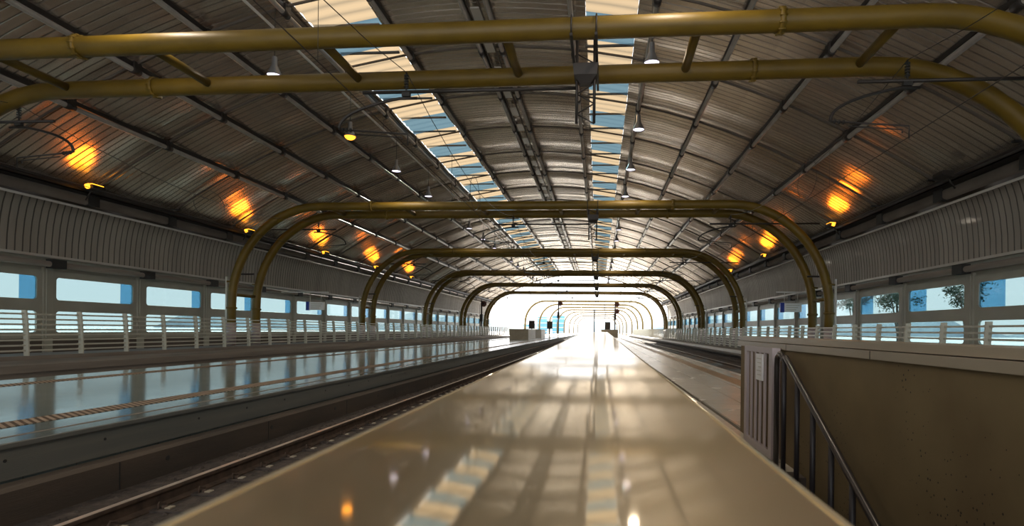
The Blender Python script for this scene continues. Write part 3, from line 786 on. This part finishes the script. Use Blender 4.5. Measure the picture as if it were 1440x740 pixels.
# --- side service trays (dark band between vault and side cladding)
for sg, sd in ((-1, 'left'), (1, 'right')):
    x = C + sg * 17.30; r = empty('service_duct', (x, 0, zz(5.28)))
    tag(r, 'dark run of ducts and cables along the foot of the %s side of the vault' % sd, 'duct')
    inn = -sg
    MB().tube([(inn * .25, Y0, -.12), (inn * .25, Y1, -.12)], .20, 10).build('lower_duct', 'brown', r)
    MB().tube([(inn * .45, Y0, .30), (inn * .45, Y1, .30)], .13, 10).build('upper_duct', 'dark', r)
    MB().box(min(0, inn * .75), max(0, inn * .75), Y0, Y1, .08, .12).box(min(inn * .72, inn * .75), max(inn * .72, inn * .75), Y0, Y1, .08, .20).build('cable_tray', 'dark', r)
    for j in range(3):
        P = []; y = Y0; ph = random.random() * 6
        while y < Y1:
            P.append((inn * (.45 + .10 * j), y, .17 + .03 * j + .03 * math.sin(y * .8 + ph + j))); y += .8
        MB().tube(P, .025, 5).build('cable', 'black', r)
    MB().tube([(inn * .05, Y0, -.42), (inn * .05, Y1, -.42)], .05, 8).build('pale_conduit', 'trim', r)
    me = MB().box(min(0, inn * .85), max(0, inn * .85), -.06, .06, .42, .48).box(min(inn * .45, inn * .5), max(inn * .45, inn * .5), -.25, .25, -.35, .45).tube([(inn * .25, -.18, -.12), (inn * .25, .18, -.12)], .235, 10).mesh('hanger', 'black')
    y = gys[0] - 22 + .9
    while y < Y1:
        if y > Y0:
            o = bpy.data.objects.new('hanger', me); COL.objects.link(o); o.parent = r; o.location = (0, y, 0)
        y += 4.4
    # gutter pipe under the eave
    x = C + sg * 17.85; r = empty('eave_pipe', (x, 0, zz(2.42)))
    tag(r, 'grey pipe in black brackets under the eave above the %s row of windows' % sd, 'pipe')
    MB().tube([(0, Y0, 0), (0, Y1, 0)], .12, 10).build('pipe', 'ledge', r)
    me = MB().box(-.16, .16, -.30, .30, -.16, .20).mesh('bracket', 'black')
    y = (BL0 if sg < 0 else BR0) - 8 * BAY
    while y < Y1:
        if y > Y0:
            o = bpy.data.objects.new('bracket', me); COL.objects.link(o); o.parent = r; o.location = (0, y + .1, 0)
        y += BAY

BELL = 260.0
# --- bell lamps
def bell(x, y, H, label, lit, group):
    r = empty('pendant_lamp', (x, y, zz(H))); tag(r, label, 'lamp', group)
    MB().lathe([(.07, .62), (.08, .60), (.085, .35), (.11, .30), (.24, .02), (.25, 0), (.235, 0), (.10, .28), (.0, .30)], 0, 0, 20).build('shade', 'lampshade', r)
    MB().lathe([(.0, .03), (.225, .03)], 0, 0, 20).build('lens', lit, r)
    top = roofH(x - C) - .2 - H
    MB().tube([(0, 0, .6), (0, 0, top)], .012, 6).build('cord', 'black', r)
    ld = bpy.data.lights.new('bell_light', 'SPOT'); ld.energy = BELL if lit == 'lit' else BELL * .4; ld.color = (1.0, 0.86, 0.68) if lit == 'lit' else (1.0, .35, .05); ld.spot_size = math.radians(150); ld.spot_blend = .6; ld.shadow_soft_size = .2
    lo = bpy.data.objects.new('bell_light', ld); COL.objects.link(lo); lo.parent = r; lo.location = (0, 0, -.03)
    return r
for k in range(-2, 16):
    bell(1.5, 17.4 + 5.75 * k, 8.1, 'lit bell lamp hanging beside the right skylight, %s from the viewer' % ORD[k] if k >= 0 else 'lit bell lamp by the right skylight seen only in the polished parapet', 'lit', 'pendant lamps by the right skylight')
for k in range(-2, 16):
    if k == 1:
        r = bell(-10.5, 23.1, 8.0, 'amber glowing bell lamp beside the left skylight, between white lamps', 'amber', 'pendant lamps by the left skylight')
        MB().lathe([(.0, -.13), (.12, -.11), (.2, -.05), (.225, .02)], 0, 0, 16).build('bulb', 'amber', r)
    else:
        bell(-10.55, 17.6 + 5.55 * k, 8.1, 'white lit bell lamp hanging beside the left skylight, %s from the viewer' % ORD[k] if k >= 0 else 'lit bell lamp by the left skylight seen only in the polished parapet', 'lit', 'pendant lamps by the left skylight')

# --- sodium floodlights on the ducts
def flood(sg, y, lit, label):
    x = C + sg * 16.25; r = empty('floodlight', (x, y, zz(5.52))); tag(r, label, 'floodlight', 'floodlights along the service ducts')
    inn = -sg
    MB().prism([(inn * -.10, -.10), (inn * .26, -.02), (inn * .22, .12), (inn * -.14, .10)] if inn > 0 else [(inn * .26, -.02), (inn * -.10, -.10), (inn * -.14, .10), (inn * .22, .12)], -.30, .30).build('housing', 'dark', r)
    MB().tube([(inn * -.08, 0, -.05), (inn * -.35, 0, -.45)], .03, 6).build('bracket', 'dark', r)
    if lit:
        MB().prism([(inn * -.10, .10), (inn * .20, .12), (inn * .18, .16), (inn * -.08, .14)] if inn > 0 else [(inn * .20, .12), (inn * -.10, .10), (inn * -.08, .14), (inn * .18, .16)], -.27, .27).tube([(inn * .0, -.33, .02), (inn * .12, -.33, .05)], .10, 10).build('lens', 'amber', r)
        for (tgt, pw, size) in (((inn * 1.0, y - 3.2, 7.5), FL, 70), ((inn * 7.0, y - 3.5, 10.2), FL * 1.6, 44)):
            ld = bpy.data.lights.new('sodium', 'SPOT'); ld.energy = pw; ld.color = (1.0, 0.23, 0.012); ld.spot_size = math.radians(size); ld.spot_blend = .9; ld.shadow_soft_size = .5
            lo = bpy.data.objects.new('sodium_light', ld); COL.objects.link(lo); lo.parent = r
            loc = Vector((inn * .45, -.2, .0)); lo.location = loc
            d = Vector((tgt[0], tgt[1] - y, tgt[2] - 5.52)) - loc
            lo.rotation_euler = d.to_track_quat('-Z', 'Y').to_euler()
FL = 115.0
ly = [21.6, 31.9, 41.2, 51, 61]
for k, y in enumerate(ly): flood(-1, y, True, 'amber floodlight lit on the left service duct, %s from the viewer' % ORD[k])
flood(1, 20.8, False, 'unlit dark floodlight on the right service duct')
for k, y in enumerate([30.4, 42.5, 53]): flood(1, y, True, 'amber floodlight lit on the right service duct, %s lit one from the viewer' % ORD[k])

# --- hanging signs by the windows
def hsign(x, y, H, label, wx=0):
    r = empty('hanging_sign', (x, y, zz(H))); tag(r, label, 'sign')
    MB().box(-.42, .62, -.08, .08, -.27, .27).build('panel', 'plate', r)
    MB().box(-.66, -.42, -.09, .09, -.30, .30).build('blue_end', 'blue', r)
    q = MB()
    for k in range(3): q.box(-.30, .50 - .1 * k, -.084, -.08, .12 - .14 * k, .17 - .14 * k)
    q.build('text_lines', 'slat', r)
    MB().tube([(-.4, 0, .27), (-.4, 0, .95)], .02, 6).tube([(.4, 0, .27), (.4, 0, .95)], .02, 6).box(min(-.9, wx), max(.9, wx), -.05, .05, .92, 1.0).build('hanger', 'trim', r)
hsign(-19.6, 38.0, 1.45, 'blue and white sign hanging by the left windows behind the second gantry', XL + .1 + 19.6)
hsign(11.9, 36.5, 1.55, 'blue and white sign hanging by the right windows behind the second gantry', XR - .1 - 11.9)

# --- far platform things
def stair_box(x0, x1, y0, y1, h, m, label):
    r = empty('stair_enclosure', ((x0 + x1) / 2, y0, 0)); tag(r, label, 'stair enclosure')
    cx = (x0 + x1) / 2; L = y1 - y0
    MB().box(x0 - cx, x0 - cx + .2, 0, L, 0, h).box(x1 - cx - .2, x1 - cx, 0, L, 0, h).box(x0 - cx + .2, x1 - cx - .2, 0, .2, 0, h).build('wall', m, r)
    MB().box(x0 - cx - .04, x0 - cx + .24, -.04, L, h, h + .08).box(x1 - cx - .24, x1 - cx + .04, -.04, L, h, h + .08).box(x0 - cx + .24, x1 - cx - .24, -.04, .24, h, h + .08).build('coping', 'cap', r)
stair_box(-10.9, -8.6, 69, 77, 1.15, 'beige', 'beige stair enclosure standing on the shiny left platform')
stair_box(-10.4, -8.5, 84, 90, 1.15, 'whitebox', 'white stair enclosure on the left platform behind the beige one')
stair_box(0.4, 3.2, 96, 104, 1.25, 'beige', 'dark stair enclosure at the far end of the camera platform')
def signal(x, y, H, heads, label):
    r = empty('signal_post', (x, y, 0)); tag(r, label, 'railway signal')
    MB().tube([(0, 0, 0), (0, 0, zz(H))], .13, 8).build('post', 'dark', r)
    for k in range(heads):
        z = zz(H) - .5 - 1.3 * k
        q = MB().tube([(.35, -.10, z), (.35, .04, z)], .48, 16).tube([(0, 0, z), (.35, 0, z)], .05, 6)
        q.build('signal_head', 'redlamp', r)
        MB().tube([(.35, -.35, z + .0), (.35, -.10, z + .0)], .14, 10).build('hood', 'black', r)
    MB().box(-.22, .22, -.2, .2, zz(H) - 3.4, zz(H) - 2.2).build('relay_box', 'dark', r)
    MB().tube([(-.3, 0, .4), (-.3, 0, zz(H) - .6)], .03, 6).build('ladder', 'dark', r)
signal(-8.0, 112, 5.7, 1, 'dark signal post with one round head on the left platform end')
signal(3.0, 108, 5.4, 2, 'dark signal post with two round heads beside the far stair enclosure')
signal(-19.2, 92, 4.6, 1, 'dark signal post with round head at the left wall near the hall mouth')
def board(x, y, label):
    r = empty('platform_board', (x, y, 0)); tag(r, label, 'information board')
    MB().tube([(0, 0, 0), (0, 0, 2.0)], .10, 8).build('post', 'dark', r)
    MB().box(-.5, .5, -.12, .12, 1.35, 2.75).build('panel', 'dark', r)
board(-11.6, 98, 'dark board on a post by the left platform edge')
board(-9.0, 104, 'dark board on a post left of the single-head signal')
board(1.6, 106, 'dark board on a post above the far stair enclosure')
lp = empty('lamp_post', (-.75, 92, 0)); tag(lp, 'slim dark pole standing alone on the camera platform far ahead', 'pole')
MB().tube([(0, 0, 0), (0, 0, zz(3.2))], .09, 8).build('pole', 'dark', lp); MB().box(-.3, .3, -.1, .1, zz(3.2), zz(3.3)).build('head', 'dark', lp)

# --- outside buildings and trees
def office(x, y, wd, h, dp, label):
    r = empty('office_block', (x, y, -2.5)); tag(r, label, 'building', 'office blocks beyond the hall')
    MB().box(-wd / 2, wd / 2, 0, dp, 0, h).build('walls', 'office', r)
    q = MB(); z = 2.0
    while z < h - 1: q.box(-wd / 2 - .05, wd / 2 + .05, -.06, dp, z, z + .5); z += 3.2
    q.build('floor_bands', 'trim', r)
    MB().box(-wd / 2 - .3, wd / 2 + .3, -.3, dp + .3, h, h + .6).build('roof', 'trim', r)
office(-30, 420, 9, 14.0, 12, 'blue office block, widest and closest to the centre beyond the hall mouth')
office(-42, 420, 7, 13.0, 12, 'slim blue office block between two others beyond the hall mouth')
office(-52, 420, 8, 7.2, 12, 'low blue office block beyond the hall mouth')
def tree(x, y, h, rad, n, label, dens=1):
    r = empty('tree', (x, y, -2.5)); tag(r, label, 'tree', 'trees outside the windows')
    MB().tube([(0, 0, 0), (.1, 0, h * .4), (0, .1, h * .75)], [.22, .15, .06], 8).tube([(.05, 0, h * .4), (rad * .5, .3, h * .75)], [.09, .03], 6).tube([(.05, 0, h * .45), (-rad * .5, -.3, h * .8)], [.09, .03], 6).build('trunk', 'bark', r)
    q = MB(); rs = random.Random(int(x * 7 + y))
    cl_ = [(rs.gauss(0, .5) * rad, rs.gauss(0, .5) * rad, h * .78 + rs.gauss(0, .35) * rad) for _ in range(16)]
    for i in range(n):
        c = rs.choice(cl_); p = Vector((c[0] + rs.gauss(0, .20) * rad, c[1] + rs.gauss(0, .20) * rad, c[2] + rs.gauss(0, .18) * rad))
        a = Vector((rs.uniform(-1, 1), rs.uniform(-1, 1), rs.uniform(-1, 1))).normalized(); b_ = a.orthogonal().normalized(); s = rs.uniform(.07, .15)
        q.add([p - a * s, p + b_ * s * .5, p + a * s, p - b_ * s * .5], [(0, 1, 2, 3)])
    q.build('foliage', 'leaf', r)
tree(23.5, 38.6, 8.0, 1.1, 1300, 'loose leafy tree outside the second right-hand window')
tree(23.0, 46.0, 8.0, 1.2, 1500, 'loose leafy tree outside the third right-hand window')
tree(22.5, 52.5, 8.2, 1.1, 1200, 'loose leafy tree outside the fourth right-hand window next to the gantry column')
